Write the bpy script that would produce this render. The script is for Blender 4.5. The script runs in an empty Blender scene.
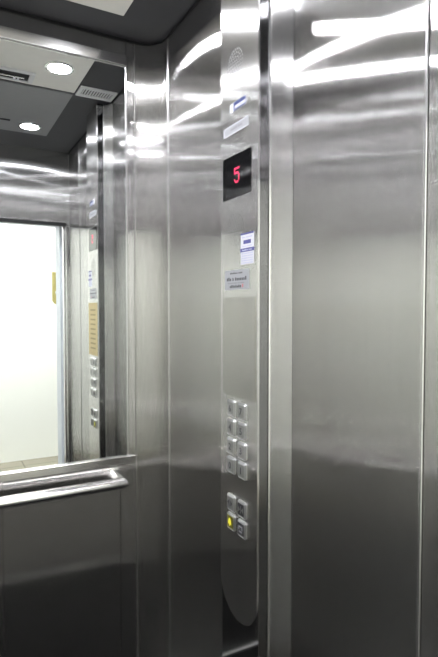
import bpy, bmesh, math, random
from mathutils import Vector, Matrix
random.seed(4)
C = bpy.context.scene.collection
S, EYE = 0.70, 1.514           # one unit = 0.70 m, eye height above the floor
DY, XR, XL, YF, ZC = 2.3656, 0.957, -0.52, 0.455, 1.248
ZF = -EYE / S                  # floor in units

def P(x, y, z): return Vector((S*x, S*y, EYE + S*z))

# ------------------------------------------------------------------ materials
def new_mat(name):
    m = bpy.data.materials.new(name); m.use_nodes = True
    nt = m.node_tree
    return m, nt, nt.nodes['Principled BSDF']

def plain(name, col, rough=0.5, metal=0.0, emit=None, estr=0.0, var=0.04, scale=30.0, spec=None, coat=0.0):
    m, nt, b = new_mat(name)
    tc = nt.nodes.new('ShaderNodeTexCoord')
    nz = nt.nodes.new('ShaderNodeTexNoise'); nz.inputs['Scale'].default_value = scale
    nt.links.new(tc.outputs['Object'], nz.inputs['Vector'])
    rp = nt.nodes.new('ShaderNodeValToRGB')
    lo = [max(0, c*(1-var)) for c in col]; hi = [min(1, c*(1+var)) for c in col]
    rp.color_ramp.elements[0].color = (*lo, 1); rp.color_ramp.elements[1].color = (*hi, 1)
    nt.links.new(nz.outputs['Fac'], rp.inputs['Fac'])
    nt.links.new(rp.outputs['Color'], b.inputs['Base Color'])
    b.inputs['Roughness'].default_value = rough; b.inputs['Metallic'].default_value = metal
    if spec is not None: b.inputs['Specular IOR Level'].default_value = spec
    if coat: b.inputs['Coat Weight'].default_value = coat
    if emit:
        b.inputs['Emission Color'].default_value = (*emit, 1); b.inputs['Emission Strength'].default_value = estr
    return m

def brushed(name, col, rough=0.3, aniso=1.0, grain=0.05, spread=0.25, wave=0.0):
    """stainless steel with a vertical brush grain: wide sideways scatter, crisp up and down"""
    m, nt, b = new_mat(name); N = nt.nodes; L = nt.links
    b.inputs['Metallic'].default_value = 1.0
    b.inputs['Anisotropic'].default_value = aniso
    b.inputs['Anisotropic Rotation'].default_value = 0.25
    t = N.new('ShaderNodeCombineXYZ'); t.inputs['Z'].default_value = 1.0
    L.new(t.outputs[0], b.inputs['Tangent'])
    tc = N.new('ShaderNodeTexCoord')
    mp = N.new('ShaderNodeMapping'); mp.inputs['Scale'].default_value = (420, 420, 3.0)
    L.new(tc.outputs['Object'], mp.inputs['Vector'])
    nz = N.new('ShaderNodeTexNoise'); nz.inputs['Scale'].default_value = 1.0; nz.inputs['Detail'].default_value = 3.0
    L.new(mp.outputs[0], nz.inputs['Vector'])
    rp = N.new('ShaderNodeMapRange')
    rp.inputs['From Min'].default_value = 0.3; rp.inputs['From Max'].default_value = 0.7
    rp.inputs['To Min'].default_value = 1-grain; rp.inputs['To Max'].default_value = 1+grain
    L.new(nz.outputs['Fac'], rp.inputs['Value'])
    mx = N.new('ShaderNodeMix'); mx.data_type = 'RGBA'; mx.blend_type = 'MULTIPLY'; mx.inputs['Factor'].default_value = 1
    mx.inputs['A'].default_value = (*col, 1)
    L.new(rp.outputs['Result'], mx.inputs['B'])
    L.new(mx.outputs['Result'], b.inputs['Base Color'])
    b.inputs['Roughness'].default_value = rough
    # the brush marks: fine random tilts of the surface, sideways only
    geo = N.new('ShaderNodeNewGeometry')
    wn = N.new('ShaderNodeTexWhiteNoise'); wn.noise_dimensions = '3D'
    vs = N.new('ShaderNodeVectorMath'); vs.operation = 'SCALE'; vs.inputs['Scale'].default_value = 9000.0
    L.new(tc.outputs['Object'], vs.inputs[0]); L.new(vs.outputs[0], wn.inputs['Vector'])
    sp = N.new('ShaderNodeSeparateXYZ'); L.new(wn.outputs['Color'], sp.inputs[0])
    a1 = N.new('ShaderNodeMath'); a1.operation = 'ADD'; L.new(sp.outputs[0], a1.inputs[0]); L.new(sp.outputs[1], a1.inputs[1])
    a2 = N.new('ShaderNodeMath'); a2.operation = 'ADD'; L.new(a1.outputs[0], a2.inputs[0]); L.new(sp.outputs[2], a2.inputs[1])
    a3 = N.new('ShaderNodeMath'); a3.operation = 'MULTIPLY_ADD'; a3.inputs[1].default_value = 2*spread; a3.inputs[2].default_value = -3*spread
    L.new(a2.outputs[0], a3.inputs[0])
    cr = N.new('ShaderNodeVectorMath'); cr.operation = 'CROSS_PRODUCT'; cr.inputs[1].default_value = (0, 0, 1)
    src = geo.outputs['Normal']
    if wave:
        n2 = N.new('ShaderNodeTexNoise'); n2.inputs['Scale'].default_value = 2.2; n2.inputs['Detail'].default_value = 0.0
        L.new(tc.outputs['Object'], n2.inputs['Vector'])
        bp = N.new('ShaderNodeBump'); bp.inputs['Strength'].default_value = 1.0; bp.inputs['Distance'].default_value = wave
        L.new(n2.outputs['Fac'], bp.inputs['Height']); src = bp.outputs['Normal']
    L.new(src, cr.inputs[0])
    sc_ = N.new('ShaderNodeVectorMath'); sc_.operation = 'SCALE'; L.new(cr.outputs[0], sc_.inputs[0]); L.new(a3.outputs[0], sc_.inputs['Scale'])
    ad = N.new('ShaderNodeVectorMath'); ad.operation = 'ADD'; L.new(src, ad.inputs[0]); L.new(sc_.outputs[0], ad.inputs[1])
    nn = N.new('ShaderNodeVectorMath'); nn.operation = 'NORMALIZE'; L.new(ad.outputs[0], nn.inputs[0])
    L.new(nn.outputs[0], b.inputs['Normal'])
    return m

STEEL   = brushed('brushed_steel', (0.80, 0.79, 0.785), 0.11, 1.0, 0.05, spread=0.36, wave=0.002)
STEEL_C = brushed('brushed_steel_corner', (0.78, 0.77, 0.755), 0.16, 1.0, 0.05, spread=0.50, wave=0.0)
STEEL_F = brushed('brushed_steel_plate', (0.81, 0.80, 0.79), 0.19, 1.0, 0.04, spread=0.22)
POLISH  = plain('polished_steel', (0.36, 0.36, 0.37), 0.05, 1.0, var=0.01)
SATIN   = plain('satin_steel', (0.84, 0.83, 0.83), 0.18, 1.0, var=0.02, scale=80)
DULL    = plain('dull_trim_steel', (0.34, 0.34, 0.34), 0.35, 1.0)
SILL    = plain('dark_sill_steel', (0.12, 0.12, 0.12), 0.4, 1.0)
EDGE    = plain('bright_edge_steel', (0.85, 0.85, 0.84), 0.22, 1.0, var=0.01)
MIRROR  = plain('mirror_glass', (0.88, 0.90, 0.90), 0.0, 1.0, var=0.0)
BLACK   = plain('black_gap', (0.01, 0.01, 0.01), 0.7)
CEIL    = plain('dark_ceiling_paint', (0.05, 0.05, 0.054), 0.45, spec=0.3)
CEIL_L  = plain('pale_ceiling_panel', (0.80, 0.78, 0.70), 0.5)
CEIL_M  = plain('grey_ceiling_panel', (0.24, 0.24, 0.24), 0.45)
FLOOR   = plain('dark_car_floor', (0.008, 0.008, 0.008), 0.7, var=0.4, scale=60, spec=0.05)
SKIRT   = plain('dark_skirting', (0.03, 0.03, 0.03), 0.45)
WHITE_W = plain('white_hall_paint', (0.88, 0.89, 0.86), 0.75, var=0.01, scale=4)
HALL_D  = plain('shade_toned_hall_floor', (0.060, 0.057, 0.051), 0.7, var=0.1, scale=6, spec=0.05)  # shade over the hall floor is put into this colour
HALL_F, _nt, _b = new_mat('beige_hall_tile')
_tc = _nt.nodes.new('ShaderNodeTexCoord'); _br = _nt.nodes.new('ShaderNodeTexBrick')
_br.offset = 0.0; _br.inputs['Scale'].default_value = 1.0; _br.inputs['Brick Width'].default_value = 0.45; _br.inputs['Row Height'].default_value = 0.45
_br.inputs['Mortar Size'].default_value = 0.006
_br.inputs['Color1'].default_value = (0.34, 0.32, 0.26, 1); _br.inputs['Color2'].default_value = (0.31, 0.29, 0.235, 1); _br.inputs['Mortar'].default_value = (0.18, 0.17, 0.14, 1)
_nt.links.new(_tc.outputs['Object'], _br.inputs['Vector']); _nt.links.new(_br.outputs['Color'], _b.inputs['Base Color'])
_b.inputs['Roughness'].default_value = 0.6; _b.inputs['Specular IOR Level'].default_value = 0.2
JAMB    = plain('pale_blue_door_frame', (0.78, 0.83, 0.88), 0.45)
BRASS   = plain('brass', (0.36, 0.32, 0.12), 0.45, 0.3)
GOLD    = plain('gold_plate', (0.88, 0.75, 0.42), 0.5, 0.1)
GOLD_D  = plain('gold_plate_text', (0.60, 0.50, 0.28), 0.5, 0.2)
GLASSB  = plain('black_display_glass', (0.008, 0.008, 0.009), 0.06, 0.0, var=0.0, spec=0.4)
LED     = plain('red_led', (0.6, 0.02, 0.08), 0.5, emit=(1.0, 0.02, 0.10), estr=1.6)
PAPER   = plain('white_sticker', (0.86, 0.86, 0.92), 0.5, var=0.01)
BLUE    = plain('blue_print', (0.03, 0.05, 0.22), 0.5)
VIOLET  = plain('violet_blue_print', (0.10, 0.10, 0.34), 0.5)
PALEB   = plain('pale_blue_print', (0.62, 0.64, 0.84), 0.5)
SILVER  = plain('silver_label', (0.52, 0.53, 0.56), 0.4, 0.3, var=0.02)
INK     = plain('grey_ink', (0.12, 0.12, 0.13), 0.6)
INK_L   = plain('light_grey_ink', (0.36, 0.36, 0.39), 0.6)
REDINK  = plain('red_print', (0.72, 0.30, 0.32), 0.5)
BEZEL   = plain('button_bezel_steel', (0.80, 0.80, 0.80), 0.28, 1.0, var=0.02)
CAP     = plain('button_cap_steel', (0.52, 0.52, 0.51), 0.32, 0.9, var=0.02)
CAP_D   = plain('dark_button_cap', (0.06, 0.06, 0.065), 0.35, 0.2)
CAP_Y   = plain('dark_yellow_cap', (0.16, 0.15, 0.02), 0.4)
YELL    = plain('yellow_bell_print', (0.75, 0.72, 0.05), 0.4, emit=(0.9, 0.85, 0.05), estr=0.35)
HOLE    = plain('speaker_hole', (0.25, 0.25, 0.25), 0.6, 0.5)
VENT    = plain('vent_paint', (0.72, 0.72, 0.70), 0.5)
LAMP    = plain('downlight_diffuser', (0.9, 0.9, 0.9), 0.5, emit=(0.95, 0.955, 1.0), estr=250.0, var=0)
HLAMP   = plain('added_hall_glow', (0.9, 0.9, 0.9), 0.5, emit=(1.0, 1.0, 0.97), estr=20.0, var=0)

# ------------------------------------------------------------------ helpers
def root_of(o):
    while o.parent: o = o.parent
    return o

def obj(name, bm, mat, parent=None, smooth=False):
    """one mesh object; bm is in world space"""
    me = bpy.data.meshes.new(name)
    vs = [v.co for v in bm.verts]
    if parent:
        org = root_of(parent).location.copy()
    else:
        lo = [min(v[i] for v in vs) for i in range(3)]; hi = [max(v[i] for v in vs) for i in range(3)]
        org = Vector(((lo[0]+hi[0])/2, (lo[1]+hi[1])/2, lo[2]))
    bmesh.ops.translate(bm, verts=bm.verts[:], vec=-org)
    bm.normal_update(); bm.to_mesh(me); bm.free()
    for m in (mat if isinstance(mat, (list, tuple)) else [mat]): me.materials.append(m)
    if smooth:
        for p in me.polygons: p.use_smooth = True
        me.set_sharp_from_angle(angle=math.radians(35))
    o = bpy.data.objects.new(name, me); C.objects.link(o)
    if parent: o.parent = parent
    else: o.location = org
    return o

def thing(name, label, cat, loc, group=None):
    o = bpy.data.objects.new(name, None); C.objects.link(o)
    o.location = loc; o.empty_display_size = 0.05
    return tag(o, label, cat, group)

def tag(o, label, cat, group=None):
    o['label'] = label; o['category'] = cat
    if group: o['group'] = group
    return o

def struct(name, bm, mat, parent=None):
    o = obj(name, bm, mat, parent)
    if not parent: o['kind'] = 'structure'
    return o

def add_box(bm, x0, x1, y0, y1, z0, z1, bev=0.0, seg=2, mi=0):
    """box in units"""
    b = bmesh.new()
    a, c = P(min(x0, x1), min(y0, y1), min(z0, z1)), P(max(x0, x1), max(y0, y1), max(z0, z1))
    vs = [b.verts.new((xx, yy, zz)) for zz in (a.z, c.z) for yy in (a.y, c.y) for xx in (a.x, c.x)]
    for f in ((0,2,3,1),(4,5,7,6),(0,1,5,4),(2,6,7,3),(0,4,6,2),(1,3,7,5)):
        b.faces.new([vs[i] for i in f])
    if bev: bmesh.ops.bevel(b, geom=b.edges[:], offset=bev*S, segments=seg, affect='EDGES', profile=0.5)
    for f in b.faces: f.material_index = mi
    merge(bm, b)

def merge(bm, b):
    me = bpy.data.meshes.new('tmp'); b.to_mesh(me); b.free()
    bm.from_mesh(me); bpy.data.meshes.remove(me)

def box(*a, **k):
    bm = bmesh.new(); add_box(bm, *a, **k); return bm

def add_prism_z(bm, pts, z0, z1, close=True):
    """vertical prism of plan outline pts (units, counter-clockwise)"""
    lo = [bm.verts.new(P(x, y, z0)) for x, y in pts]; hi = [bm.verts.new(P(x, y, z1)) for x, y in pts]
    n = len(pts)
    for i in range(n):
        j = (i+1) % n
        bm.faces.new((lo[i], lo[j], hi[j], hi[i]))
    bm.faces.new(lo[::-1]); bm.faces.new(hi)

def add_tube(bm, path, r, n=20, caps=True):
    """tube of radius r (m) along a list of world points, mitred at the bends"""
    rings = []
    m = len(path)
    for i, p in enumerate(path):
        d0 = (path[i]-path[i-1]).normalized() if i else None
        d1 = (path[i+1]-path[i]).normalized() if i < m-1 else None
        if d0 is None: nrm, d = d1, d1
        elif d1 is None: nrm, d = d0, d0
        else: nrm, d = (d0+d1).normalized(), d0
        up = Vector((0, 0, 1)) if abs(d.z) < .9 else Vector((0, 1, 0))
        u = d.cross(up).normalized(); w = u.cross(d).normalized()
        ring = []
        for k in range(n):
            a = 2*math.pi*k/n
            q = p + (u*math.cos(a) + w*math.sin(a))*r
            t = (p-q).dot(nrm)/d.dot(nrm)
            ring.append(bm.verts.new(q + d*t))
        rings.append(ring)
    for a, b in zip(rings, rings[1:]):
        for k in range(n):
            bm.faces.new((a[k], a[(k+1) % n], b[(k+1) % n], b[k]))
    if caps: bm.faces.new(rings[0][::-1]); bm.faces.new(rings[-1])
    bmesh.ops.recalc_face_normals(bm, faces=bm.faces[:])

def add_lathe_down(bm, cx, cy, prof, n=40, cap=False):
    """profile [(radius, z)] in units turned about a vertical axis"""
    rings = []
    for r, z in prof:
        rings.append([bm.verts.new(P(cx+r*math.cos(2*math.pi*k/n), cy+r*math.sin(2*math.pi*k/n), z)) for k in range(n)])
    for a, b in zip(rings, rings[1:]):
        for k in range(n): bm.faces.new((a[k], a[(k+1) % n], b[(k+1) % n], b[k]))
    if cap: bm.faces.new(rings[-1])
    bmesh.ops.recalc_face_normals(bm, faces=bm.faces[:])

# flat shapes on a face looking into the car (normal -X): u runs to -Y, v runs up
def add_face_poly(bm, x, pts, mi=0):
    vs = [bm.verts.new(P(x, y, z)) for y, z in pts]
    f = bm.faces.new(vs); f.normal_update()
    if f.normal.x > 0: f.normal_flip()
    f.material_index = mi

def add_face_rect(bm, x, y0, y1, z0, z1, mi=0):
    add_face_poly(bm, x, [(y0, z0), (y1, z0), (y1, z1), (y0, z1)], mi)

def add_face_disc(bm, x, y, z, r, n=8, mi=0):
    add_face_poly(bm, x, [(y+r*math.cos(2*math.pi*k/n), z+r*math.sin(2*math.pi*k/n)) for k in range(n)], mi)

def text_bm(txt, size, x, y, z, squash=1.0):
    """text mesh on a face with normal -X, centred at (y,z) units, cap height size units"""
    cu = bpy.data.curves.new('t', 'FONT'); cu.body = txt; cu.size = size*S/0.7
    cu.align_x = 'CENTER'; cu.align_y = 'CENTER'; cu.resolution_u = 4; cu.extrude = 0.0004; cu.offset = 0.0004
    to = bpy.data.objects.new('t', cu)
    C.objects.link(to)
    dg = bpy.context.evaluated_depsgraph_get(); dg.update()
    me = bpy.data.meshes.new_from_object(to.evaluated_get(dg))
    bm = bmesh.new(); bm.from_mesh(me)
    bpy.data.objects.remove(to); bpy.data.meshes.remove(me); bpy.data.curves.remove(cu)
    M = Matrix(((0, 0, -1, 0), (-1, 0, 0, 0), (0, 1, 0, 0), (0, 0, 0, 1)))
    ys = [v.co.y for v in bm.verts]; xs = [v.co.x for v in bm.verts]
    bmesh.ops.translate(bm, verts=bm.verts[:], vec=(-(min(xs)+max(xs))/2, -(min(ys)+max(ys))/2, 0))
    bmesh.ops.scale(bm, verts=bm.verts[:], vec=(squash, 1, 1))
    bmesh.ops.transform(bm, matrix=M, verts=bm.verts[:])
    bmesh.ops.translate(bm, verts=bm.verts[:], vec=P(x, y, z))
    return bm

def add_words(bm, x, yl, yr, zc, h, words, mi=0, gap=0.18):
    """a line of illegible small print: one run of little letter strokes per word"""
    tot = sum(words) + gap*(len(words)-1)*max(words)/2
    k = (yl-yr)/tot; y = yl
    for w in words:
        n = max(2, int(w))
        cw = w*k/n
        for i in range(n):
            hh = h*random.choice((0.7, 0.85, 1.0))
            add_face_rect(bm, x, y-i*cw-0.1*cw, y-(i+1)*cw+0.12*cw, zc-h/2, zc-h/2+hh, mi)
        y -= w*k + gap*max(words)/2*k

# ------------------------------------------------------------------ the car shell
T = 0.06
struct('floor', box(XL-T, XR+T, YF-0.04, DY+T, ZF-0.05, ZF), FLOOR)

# ceiling: dark soffit with a pale panel over the back half and a grey one over the front half
ceil = struct('ceiling', box(XL-T, XR+T, YF-T, DY+T, ZC, ZC+0.06), CEIL)
struct('panel', box(-0.28, 0.722, 1.668, 2.17, ZC-0.010, ZC-0.0005, bev=0.003), CEIL_L, ceil)
struct('panel', box(-0.28, 0.722, 0.82, 1.640, ZC-0.010, ZC-0.0005, bev=0.003), CEIL_M, ceil)

RC = 0.12                                     # round corner radius
g = 0.003
# back wall
wb = struct('wall_back', box(XL-T, XR+T, DY+0.014, DY+T, ZF, ZC), STEEL)
ZSK = -1.838
for x0, x1 in ((XL+RC, -0.282), (-0.282, 0.237), (0.237, 0.756), (0.756, 0.837)):
    struct('panel', box(x0+g, x1-g, DY+0.001, DY+0.0135, ZSK, -0.70, bev=0.002), STEEL, wb)
struct('panel', box(0.798, 0.837-g, DY+0.001, DY+0.0135, -0.6995, ZC-0.012, bev=0.002), STEEL, wb)
struct('panel', box(XL+RC, 0.7975, DY+0.001, DY+0.0135, 1.12, ZC-0.012, bev=0.002), STEEL, wb)
def skirt(name, x0, x1, y0, y1, lip):
    o = struct(name, box(x0, x1, y0, y1, ZF, ZSK-0.012), SKIRT)
    return o
skirt('baseboard_back', XL, XR, DY-0.004, DY+0.0135, None)
struct('trim_1', box(XL+0.02, XR-0.02, DY-0.012, DY+0.0135, ZSK-0.012, ZSK-0.0002, bev=0.002), DULL)

# right wall, its panels stand on a dark ground so the joints read as lines
wr = struct('wall_right', box(XR+0.014, XR+T, YF-T, DY+0.0135, ZF, ZC), BLACK)
for y0, y1 in ((YF, 0.800), (0.806, 1.2905), (1.6345, DY-RC)):
    struct('panel', box(XR, XR+0.0135, y0+0.0015, y1-0.0015, ZF, ZC-0.012, bev=0.003, seg=3), STEEL, wr)
bm = bmesh.new()
add_tube(bm, [P(XR+0.0002, 0.803, ZF), P(XR+0.0002, 0.803, ZC-0.012)], 0.0026, 12)
o = obj('trim_2', bm, EDGE, smooth=True); o['kind'] = 'structure'

# rounded back corners: one concave sheet each
def corner(name, cx, sx):
    bm = bmesh.new()
    pts = []
    for k in range(25):
        a = math.pi/2*k/24
        pts.append((cx+sx*RC*math.sin(a), DY-RC+RC*math.cos(a)))
    out = [(cx+sx*(RC+0.013), DY-RC), (cx+sx*(RC+0.013), DY+0.013), (cx, DY+0.013)]
    poly = pts+out
    if sx > 0: poly = poly[::-1]
    lo = [bm.verts.new(P(x, y, ZF)) for x, y in poly]; hi = [bm.verts.new(P(x, y, ZC-0.012)) for x, y in poly]
    n = len(poly)
    for i in range(n):
        j = (i+1) % n
        bm.faces.new((lo[i], lo[j], hi[j], hi[i]))
    bmesh.ops.recalc_face_normals(bm, faces=bm.faces[:])
    o = obj(name, bm, STEEL_C, smooth=True); o['kind'] = 'structure'
    return o
corner('trim_3', XR-RC, 1); corner('trim_4', XL+RC, -1)
bm = bmesh.new()
add_tube(bm, [P(0.837, DY-0.001, ZSK), P(0.837, DY-0.001, ZC-0.012)], 0.0022, 10)
o = obj('trim_5', bm, EDGE, smooth=True); o['kind'] = 'structure'
bm = bmesh.new()
add_tube(bm, [P(XR-0.001, DY-RC, ZF), P(XR-0.001, DY-RC, ZC-0.012)], 0.0032, 10)
o = obj('trim_6', bm, EDGE, smooth=True); o['kind'] = 'structure'

# left wall
wl = struct('wall_left', box(XL-T, XL-0.014, YF-T, DY+0.0135, ZF, ZC), BLACK)
for y0, y1 in ((YF, 1.09), (1.09, 1.67), (1.67, DY-RC)):
    struct('panel', box(XL-0.0135, XL, y0+0.0015, y1-0.0015, ZF, ZC-0.012, bev=0.003, seg=3), STEEL, wl)

# front wall: returns left and right of the entrance and the transom over it
XO0, XO1, ZH = -0.30, 0.934, 0.690
wf = struct('wall_front', box(XL, XO0, YF-0.055, YF, ZF, ZC), STEEL)
struct('panel', box(XO1, XR, YF-0.055, YF, ZF, ZC), STEEL, wf)
struct('panel', box(XO0+0.0005, XO1-0.0005, YF-0.055, YF, ZH, ZC), STEEL, wf)
struct('trim_7', box(XO0, XO1, YF-0.05, YF-0.002, ZH-0.022, ZH-0.0005), BLACK)
# black strips paint the gap's shade between the ceiling and the walls
for i, (a, b, c, d) in enumerate(((XL, XR, DY-0.003, DY+0.0135), (XR-0.003, XR+0.0135, YF, DY-0.004))):
    struct('trim_%d' % (8+i), box(a, b, c, d, ZC-0.0115, ZC-0.0003), BLACK)

# ------------------------------------------------------------------ landing beyond the open doors
HY, HX0, HX1, HZ = -3.10, -2.6, 3.4, 1.75
YL0, YL1 = 0.15, 0.33
hw = struct('wall_landing', box(XO1, HX1, YL0, YL1, ZF, HZ), WHITE_W)
struct('panel', box(HX0, XO0, YL0, YL1, ZF, HZ), WHITE_W, hw)
struct('panel', box(XO0+0.0005, XO1-0.0005, YL0, YL1, ZH+0.03, HZ), WHITE_W, hw)
dr = struct('door_1', box(XO1-0.022, XO1-0.0005, YL0-0.012, YL1-0.02, ZF, ZH+0.008), JAMB)
struct('jamb', box(XO0+0.0005, XO0+0.022, YL0-0.012, YL1-0.02, ZF, ZH+0.008), JAMB, dr)
struct('head', box(XO0+0.0005, XO1-0.0005, YL0-0.012, YL1-0.02, ZH+0.0085, ZH+0.0295), JAMB, dr)
struct('trim_10', box(XO1-0.012, XO1+0.03, YL1+0.001, YF-0.056, ZF, ZH+0.05), SATIN)
struct('trim_11', box(XO0, XO1, YL1-0.05, YF-0.0405, ZF-0.05, ZF-0.001), SILL)
struct('wall_hall', box(HX0, HX1, HY-0.1, HY, ZF, HZ), WHITE_W)
struct('wall_hall_left', box(HX0-0.1, HX0, HY, YL1, ZF, HZ), WHITE_W)
struct('wall_hall_right', box(HX1, HX1+0.1, HY, YL1, ZF, HZ), WHITE_W)
struct('floor_hall', box(HX0, HX1, HY+0.55, YL1-0.051, ZF-0.05, ZF-0.0005), HALL_D)
struct('trim_12', box(HX0, HX1, HY, HY+0.549, ZF-0.05, ZF-0.0005), HALL_F)  # floor row by the wall kept pale, apart from the shade-toned rest
struct('ceiling_hall', box(HX0, HX1, HY, YL1, HZ, HZ+0.06), WHITE_W)
hl = thing('added_hall_light', 'long white light fitting added, unseen, on the hall ceiling outside the lift', 'light', P(0.5, -1.7, HZ))
obj('housing', box(-0.75, 1.75, -2.2, -1.2, HZ-0.05, HZ-0.0005, bev=0.006), VENT, hl)
obj('diffuser', box(-0.72, 1.72, -2.17, -1.23, HZ-0.062, HZ-0.0505, bev=0.004), HLAMP, hl)  # unseen fitting added to light the hall

# brass plate on the hall wall, seen through the doorway in the mirror
bp = bmesh.new()
y = HY+0.012
pl = [(1.498, 0.540), (1.566, 0.540), (1.566, 0.075), (1.535, 0.075), (1.498, 0.12)]
fr = [bp.verts.new(P(x, y, z)) for x, z in pl]; bk = [bp.verts.new(P(x, HY+0.001, z)) for x, z in pl]
bp.faces.new(fr); bp.faces.new(bk[::-1])
for i in range(5): bp.faces.new((fr[i], fr[i-1], bk[i-1], bk[i]))
bmesh.ops.recalc_face_normals(bp, faces=bp.faces[:])
cp = thing('wall_plate', 'narrow brass plate with a clipped lower corner on the white hall wall', 'sign', P(1.532, HY, 0.075))
obj('plate', bp, BRASS, cp)
bm = bmesh.new()
add_box(bm, 1.540, 1.558, HY+0.0121, HY+0.016, 0.22, 0.26, bev=0.002)
obj('button', bm, EDGE, cp)

# ------------------------------------------------------------------ mirror
mr = thing('wall_mirror', 'large wall mirror on the upper back wall reflecting the open doorway', 'mirror', P(0.2, DY, -0.74))
obj('glass', box(XL+RC+0.005, 0.794, DY, DY+0.0135, -0.70, 1.119), MIRROR, mr)
obj('top_frame', box(XL+RC, 0.800, DY-0.012, DY-0.0005, 1.122, 1.172, bev=0.003), SATIN, mr)
obj('side_frame', box(0.792, 0.800, DY-0.006, DY-0.0005, -0.694, 1.121, bev=0.002), EDGE, mr)
obj('bottom_frame', box(XL+RC, 0.818, DY-0.016, DY-0.0005, -0.733, -0.6945, bev=0.003), SATIN, mr)

# ------------------------------------------------------------------ handrails
ZR_, RT = -0.796, 0.0178
def rail(name, label, pts, wall_n, ends):
    t = thing(name, label, 'handrail', P(*pts[len(pts)//2]))
    bm = bmesh.new(); add_tube(bm, [P(*p) for p in pts], RT, 28)
    obj('tube', bm, SATIN, t, smooth=True)
    for p in ends:
        bm = bmesh.new()
        a = P(*p); n = Vector(wall_n)
        add_tube(bm, [a-n*0.0005, a+n*0.006], 0.030, 28)
        obj('flange', bm, SATIN, t, smooth=True)
    return t
yb = DY-0.083
rail('handrail', 'round steel handrail with a mitred end under the mirror',
     [(-0.33, DY-0.009, ZR_), (-0.33, yb, ZR_), (0.735, yb, ZR_), (0.735, DY-0.009, ZR_)], (0, -1, 0),
     [(-0.33, DY, ZR_), (0.735, DY, ZR_)])
xl = XL+0.083  # left rail is unseen, added to shape the wall reflections
rail('handrail', 'round steel handrail along the left wall, unseen, added for the reflections',
     [(XL+0.009, 0.75, ZR_), (xl, 0.75, ZR_), (xl, 2.12, ZR_), (XL+0.009, 2.12, ZR_)], (1, 0, 0),
     [(XL, 0.75, ZR_), (XL, 2.12, ZR_)])

# ------------------------------------------------------------------ control column
YN, YFR, XC = 1.352, 1.5896, 0.8723
XP = 0.878
col = thing('control_panel', 'tall brushed steel lift control panel with floor buttons and red floor display on its column', 'control panel', P(XR, (YN+YFR)/2, ZF))
ZT = ZC-0.0125
bm = bmesh.new()
# tapering steel casing
add_prism_z(bm, [(0.914, YN+0.003), (XR+0.012, YN+0.003), (XR+0.012, YFR-0.003), (0.914, YFR-0.003)], ZF+0.0005, ZT)
obj('core', bm, BLACK, col)
bm = bmesh.new()
add_prism_z(bm, [(0.913, YN-0.0005), (0.9165, YN-0.004), (XR+0.001, 1.2915), (XR+0.012, 1.2915), (XR+0.012, YN+0.0025), (0.913, YN+0.0025)], ZF+0.0005, ZT)
obj('side_panel', bm, STEEL_F, col)
bm = bmesh.new()
add_prism_z(bm, [(0.913, YFR-0.0025), (XR+0.012, YFR-0.0025), (XR+0.012, 1.6335), (XR+0.001, 1.6335), (0.9165, YFR+0.004), (0.913, YFR+0.0005)], ZF+0.0005, ZT)
obj('side_panel', bm, STEEL_F, col)
for yy, s in ((YN-0.002, 1), (YFR+0.002, -1)):
    bm = bmesh.new(); add_tube(bm, [P(0.9135, yy, ZF+0.0005), P(0.9135, yy, ZT)], 0.0022, 8)
    obj('edge_bead', bm, EDGE, col, smooth=True)
obj('polished_front', box(XP, 0.9129, YN+0.001, YFR-0.001, ZF+0.0005, ZT, bev=0.0015), POLISH, col)

# brushed faceplate with round ends
R = (YFR-YN)/2; yc = (YN+YFR)/2
zb, zt = -0.926, ZT
pts = []
for k in range(25): a = math.pi + math.pi*k/24; pts.append((yc+R*math.cos(a), zb+R*math.sin(a)))
pts += [(YFR, zt), (YN, zt)]
bm = bmesh.new()
fr = [bm.verts.new(P(XC, y, z)) for y, z in pts]; bk = [bm.verts.new(P(XP-0.0003, y, z)) for y, z in pts]
ff = bm.faces.new(fr); n = len(pts)
for i in range(n): bm.faces.new((fr[i], fr[i-1], bk[i-1], bk[i]))
bmesh.ops.recalc_face_normals(bm, faces=bm.faces[:])
bmesh.ops.bevel(bm, geom=[e for e in ff.edges], offset=0.0012, segments=2, affect='EDGES')
obj('faceplate', bm, STEEL_F, col)
XQ = XC-0.0006       # printed surfaces lie just proud of the faceplate

# floor display
dsp = obj('display', box(XC-0.002, XC-0.0002, 1.3911, 1.5712, 0.3664, 0.5055, bev=0.0008), GLASSB, col)
bm = bmesh.new()
rows = ['11111', '10000', '11110', '00001', '00001', '10001', '01110']
for r, row in enumerate(rows):
    for c, ch in enumerate(row):
        if ch == '1':
            add_face_disc(bm, XC-0.0024, 1.4905-c*0.0066, 0.4590-r*0.0073, 0.0032, 8)
d = obj('digit', bm, LED, dsp); d['label'] = 'red dotted number five'

# speaker grilles: rings of small holes
for yy, zz, rr in ((1.492, 0.800, 0.045), (1.487, 0.262, 0.052)):
    bm = bmesh.new()
    for ring in range(5):
        q = rr*ring/4; cnt = max(1, int(ring*6))
        for k in range(cnt):
            a = 2*math.pi*k/cnt
            add_face_disc(bm, XQ, yy+q*math.cos(a), zz+q*math.sin(a), 0.0030, 6)
    obj('speaker_grille', bm, HOLE, col)

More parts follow.
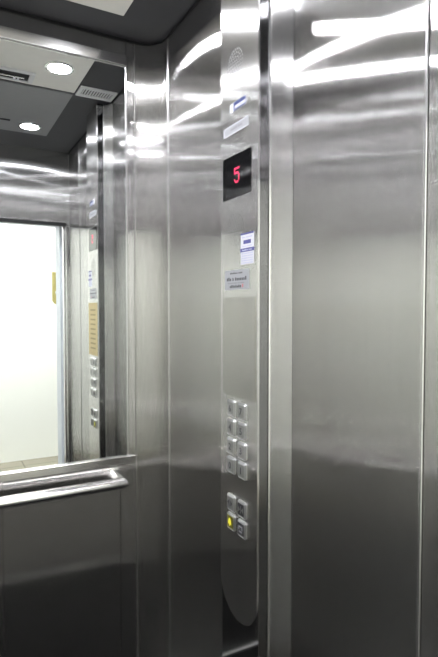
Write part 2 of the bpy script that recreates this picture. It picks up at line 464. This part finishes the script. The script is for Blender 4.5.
# stickers
def sticker(name, y0, y1, z0, z1, m, label):
    o = obj(name, box(XC-0.0010, XC-0.0002, y0, y1, z0, z1), m, col)
    o['label'] = label
    return o
XS = XC-0.0014
s1 = sticker('sticker', 1.422, 1.525, 0.648, 0.676, PAPER, 'white sticker with blue bands near the top')
bm = bmesh.new()
add_face_rect(bm, XS, 1.424, 1.500, 0.6640, 0.6755); add_face_rect(bm, XS, 1.424, 1.500, 0.6485, 0.6535)
add_face_rect(bm, XS, 1.492, 1.500, 0.6535, 0.6640); add_face_rect(bm, XS, 1.424, 1.427, 0.6535, 0.6640)
obj('print', bm, BLUE, s1)
bm = bmesh.new(); add_words(bm, XS, 1.488, 1.432, 0.6588, 0.005, [7]); obj('small_print', bm, PALEB, s1)
s2 = sticker('sticker', 1.406, 1.566, 0.577, 0.607, SILVER, 'silver grey sticker above the display')
bm = bmesh.new(); add_words(bm, XS, 1.520, 1.446, 0.594, 0.010, [5, 3]); obj('print', bm, INK_L, s2)
bm = bmesh.new()
for (a, b, c, d) in ((1.406, 1.566, 0.577, 0.580), (1.406, 1.566, 0.604, 0.607), (1.560, 1.566, 0.58, 0.604)): add_face_rect(bm, XS, a, b, c, d)
obj('border', bm, PAPER, s2)
s3 = sticker('sticker', 1.3747, 1.4535, 0.1431, 0.2430, PAPER, 'tall white sticker with violet bands')
bm = bmesh.new()
add_face_rect(bm, XS, 1.3747, 1.4535, 0.2375, 0.2430); add_face_rect(bm, XS, 1.3720, 1.4560, 0.1830, 0.1945)
add_face_rect(bm, XS, 1.391, 1.436, 0.2080, 0.2200)
obj('print', bm, VIOLET, s3)
bm = bmesh.new()
for z in (0.178, 0.1705, 0.163, 0.1555, 0.148): add_words(bm, XS, 1.449, 1.379, z, 0.004, [4, 6, 3, 5])
add_words(bm, XS, 1.445, 1.383, 0.2010, 0.003, [5, 6]); add_words(bm, XS, 1.445, 1.383, 0.2290, 0.004, [4, 7])
add_words(bm, XS-0.0002, 1.444, 1.386, 0.1888, 0.005, [6, 3])
obj('small_print', bm, PALEB, s3)
s4 = sticker('label_plate', 1.4023, 1.5585, 0.0640, 0.1296, SILVER, 'pale grey label with dark printed lines')
bm = bmesh.new()
add_words(bm, XS, 1.522, 1.442, 0.1190, 0.006, [8, 4]); add_words(bm, XS, 1.545, 1.416, 0.1000, 0.012, [3, 1, 7])
add_words(bm, XS, 1.525, 1.450, 0.0755, 0.009, [8])
obj('print', bm, INK, s4)
bm = bmesh.new(); add_words(bm, XS, 1.538, 1.430, 0.0865, 0.004, [6, 4, 7]); obj('small_print', bm, INK_L, s4)
bm = bmesh.new(); add_face_rect(bm, XS, 1.436, 1.446, 0.071, 0.082); obj('mark', bm, REDINK, s4)

# plate with made-up ribs between the label and the buttons: steel on its entrance side, gold on its mirror side
bm = bmesh.new()
p, zz0, zz1 = 0.0062, -0.290, 0.040
y = 1.366; nrib = int((1.576-1.366)/p)
h = p*math.tan(math.radians(17))
for i in range(nrib):
    ya, yb2 = y+i*p, y+(i+1)*p
    # shallow steel flank rises towards +Y, steep gold flank falls back
    x0, x1 = XC-0.0003, XC-0.0003-h*0.93
    yk = yb2-h*0.36
    v = [bm.verts.new(P(*c)) for c in ((x0, ya, zz0), (x1, yk, zz0), (x1, yk, zz1), (x0, ya, zz1))]
    f = bm.faces.new(v); f.material_index = 0
    segs = 33
    for k in range(segs):
        za, zbb = zz0+(zz1-zz0)*k/segs, zz0+(zz1-zz0)*(k+1)/segs
        v = [bm.verts.new(P(*c)) for c in ((x1, yk, za), (x0, yb2, za), (x0, yb2, zbb), (x1, yk, zbb))]
        f = bm.faces.new(v)
        f.material_index = 2 if (k % 3 == 1 and 3 < k < 30 and 6 < i < nrib-7) else 1
for f in bm.faces:
    f.normal_update()
    if f.normal.x > 0: f.normal_flip()
o = obj('made_up_rib_plate', bm, [STEEL_F, GOLD, GOLD_D], col); o['label'] = 'plate with made-up ribs that looks gold from the mirror side'

# push buttons
W_, H_ = 0.0530, 0.0560
def frame_bm(y0, y1, z0, z1):
    """raised square bezel with chamfered edges"""
    bm = bmesh.new()
    add_box(bm, XC-0.0066, XC+0.0030, y0, y1, z0, z1, bev=0.0062, seg=1)
    bmesh.ops.bisect_plane(bm, geom=bm.verts[:]+bm.edges[:]+bm.faces[:], plane_co=P(XC-0.0002, 0, 0), plane_no=(1, 0, 0), clear_outer=True)
    return bm
def button(y, z, txt, cap, ink, label, shape=None):
    y0, y1, z0, z1 = y-W_/2, y+W_/2, z-H_, z
    b = obj('button', frame_bm(y0, y1, z0, z1), BEZEL, col); b['label'] = label
    obj('cap', box(XC-0.0078, XC-0.0067, y0+0.0085, y1-0.0085, z0+0.0085, z1-0.0085, bev=0.0004), cap, b)
    xs = XC-0.0084
    if txt: obj('symbol', text_bm(txt, 0.022, xs, y, z-H_/2), ink, b)
    elif shape:
        bm = bmesh.new(); shape(bm, xs, y, z-H_/2); obj('symbol', bm, ink, b)
def bell(bm, x, y, z):
    pr = [(-0.012, -0.008), (0.012, -0.008), (0.009, -0.002), (0.008, 0.006), (0.004, 0.012), (0, 0.014), (-0.004, 0.012), (-0.008, 0.006), (-0.009, -0.002)]
    add_face_poly(bm, x, [(y+a, z+b) for a, b in pr]); add_face_disc(bm, x, y, z-0.011, 0.0035, 8)
def arrows(out):
    def f(bm, x, y, z):
        for s in (-1, 1):
            tip, base = (0.016, 0.005) if out else (0.004, 0.016)
            add_face_poly(bm, x, [(y+s*tip, z), (y+s*base, z+0.011), (y+s*base, z-0.011)])
        add_face_rect(bm, x, y-0.0015, y+0.0015, z-0.012, z+0.012)
    return f
def phone(bm, x, y, z):
    add_face_rect(bm, x, y-0.012, y+0.012, z+0.006, z+0.011); add_face_rect(bm, x, y-0.013, y-0.007, z-0.002, z+0.006)
    add_face_rect(bm, x, y+0.007, y+0.013, z-0.002, z+0.006); add_face_rect(bm, x, y-0.009, y+0.009, z-0.011, z-0.005)
YLc, YRc = 1.5110, 1.4405
for i in range(4):
    z = -0.3045-0.0645*i
    button(YLc, z, '6420'[i], CAP, INK, 'square floor button marked ' + '6420'[i])
    button(YRc, z, '7531'[i], CAP, INK, 'square floor button marked ' + '7531'[i])
button(YLc, -0.6270, None, CAP, INK, 'square button with a dark symbol', arrows(True))
button(YRc, -0.6270, None, CAP_D, CAP, 'square button with a dark cap', arrows(False))
button(YLc, -0.6920, None, CAP_Y, YELL, 'alarm button with a yellow bell', bell)
button(YRc, -0.6920, None, CAP_D, INK_L, 'black square button at the bottom', phone)

# ------------------------------------------------------------------ ceiling fittings
ZP = ZC-0.0102
def downlight(x, y, label):
    t = thing('downlight', label, 'light', P(x, y, ZP), 'round downlights in the lift ceiling')
    bm = bmesh.new(); add_lathe_down(bm, x, y, [(0.074, ZP), (0.073, ZP-0.006), (0.059, ZP-0.008), (0.058, ZP-0.001)])
    obj('rim', bm, EDGE, t, smooth=True)
    bm = bmesh.new(); add_lathe_down(bm, x, y, [(0.0575, ZP-0.0005), (0.0575, ZP-0.003), (0.052, ZP-0.0045)], cap=True)
    obj('diffuser', bm, LAMP, t)
downlight(0.582, 1.955, 'glowing round downlight nearest the mirror, in the pale ceiling panel')
downlight(0.582, 0.985, 'glowing round downlight further from the mirror, in the grey ceiling panel')
downlight(-0.145, 1.955, 'round downlight at the back left of the ceiling, unseen, added for its light')  # left pair is unseen, added for light and wall reflections
downlight(-0.145, 0.985, 'round downlight at the front left of the ceiling, unseen, added for its light')

vn = thing('ceiling_vent', 'pale rectangular vent grille with slats in the dark ceiling edge', 'vent', P(0.84, 1.70, ZC))
bm = bmesh.new()
vx0, vx1, vy0, vy1 = 0.735, 0.945, 1.640, 1.772
for a, b, c, d in ((vx0, vx1, vy0, vy0+0.022), (vx0, vx1, vy1-0.022, vy1), (vx0, vx0+0.02, vy0+0.022, vy1-0.022), (vx1-0.02, vx1, vy0+0.022, vy1-0.022)):
    add_box(bm, a, b, c, d, ZC-0.010, ZC-0.0005, bev=0.001)
obj('frame', bm, VENT, vn)
obj('backing', box(vx0+0.02, vx1-0.02, vy0+0.022, vy1-0.022, ZC-0.003, ZC-0.0006), BLACK, vn)
for k in range(11):
    xx = vx0+0.028+k*0.0152
    obj('slat', box(xx-0.0035, xx+0.0035, vy0+0.0225, vy1-0.0225, ZC-0.0095, ZC-0.0032, bev=0.001), VENT, vn)

ht = thing('ceiling_fitting', 'dark recessed rectangle with a pale frame in the pale ceiling panel', 'ceiling fitting', P(0.33, 1.775, ZP))
bm = bmesh.new()
hx0, hx1, hy0, hy1 = 0.12, 0.484, 1.715, 1.835
for a, b, c, d in ((hx0, hx1, hy0, hy0+0.006), (hx0, hx1, hy1-0.014, hy1), (hx0, hx0+0.01, hy0+0.006, hy1-0.014), (hx1-0.025, hx1, hy0+0.006, hy1-0.014)):
    add_box(bm, a, b, c, d, ZP-0.014, ZP-0.0005, bev=0.001)
obj('frame', bm, VENT, ht)
obj('recess', box(hx0+0.01, hx1-0.025, hy0+0.006, hy1-0.014, ZP-0.006, ZP-0.0006), BLACK, ht)
obj('bar', box(hx0+0.01, hx1-0.045, 1.752, 1.764, ZP-0.012, ZP-0.0065, bev=0.001), SATIN, ht)
for x0, x1 in ((0.385, 0.397), (0.405, 0.415)):
    obj('clip', box(x0, x1, 1.722, 1.7515, ZP-0.011, ZP-0.0065, bev=0.001), PAPER, ht)
tag(obj('ceiling_slot', box(0.20, 0.452, 1.030, 1.052, ZP-0.004, ZP-0.0005, bev=0.001), BLACK),
    'short dark slot in the grey ceiling panel near the far downlight', 'vent')

# ------------------------------------------------------------------ camera, world, view
cam = bpy.data.cameras.new('camera'); co = bpy.data.objects.new('camera', cam); C.objects.link(co)
F, YAW, PIT = 520.88, 0.4986, 0.0370
co.location = P(0, 0, 0)
co.rotation_euler = (math.pi/2 - PIT, 0, -YAW)
cam.sensor_fit = 'VERTICAL'; cam.sensor_height = 24.0; cam.lens = F/657*24.0
cam.clip_start = 0.02
bpy.context.scene.camera = co
w = bpy.data.worlds.new('world'); bpy.context.scene.world = w; w.use_nodes = True
w.node_tree.nodes['Background'].inputs['Color'].default_value = (0.5, 0.52, 0.55, 1)
w.node_tree.nodes['Background'].inputs['Strength'].default_value = 0.05
sc = bpy.context.scene
sc.view_settings.view_transform = 'Standard'
sc.view_settings.look = 'None'
sc.view_settings.exposure = 0.1
sc.cycles.max_bounces = 14; sc.cycles.glossy_bounces = 10; sc.cycles.diffuse_bounces = 5
sc.cycles.sample_clamp_indirect = 12.0
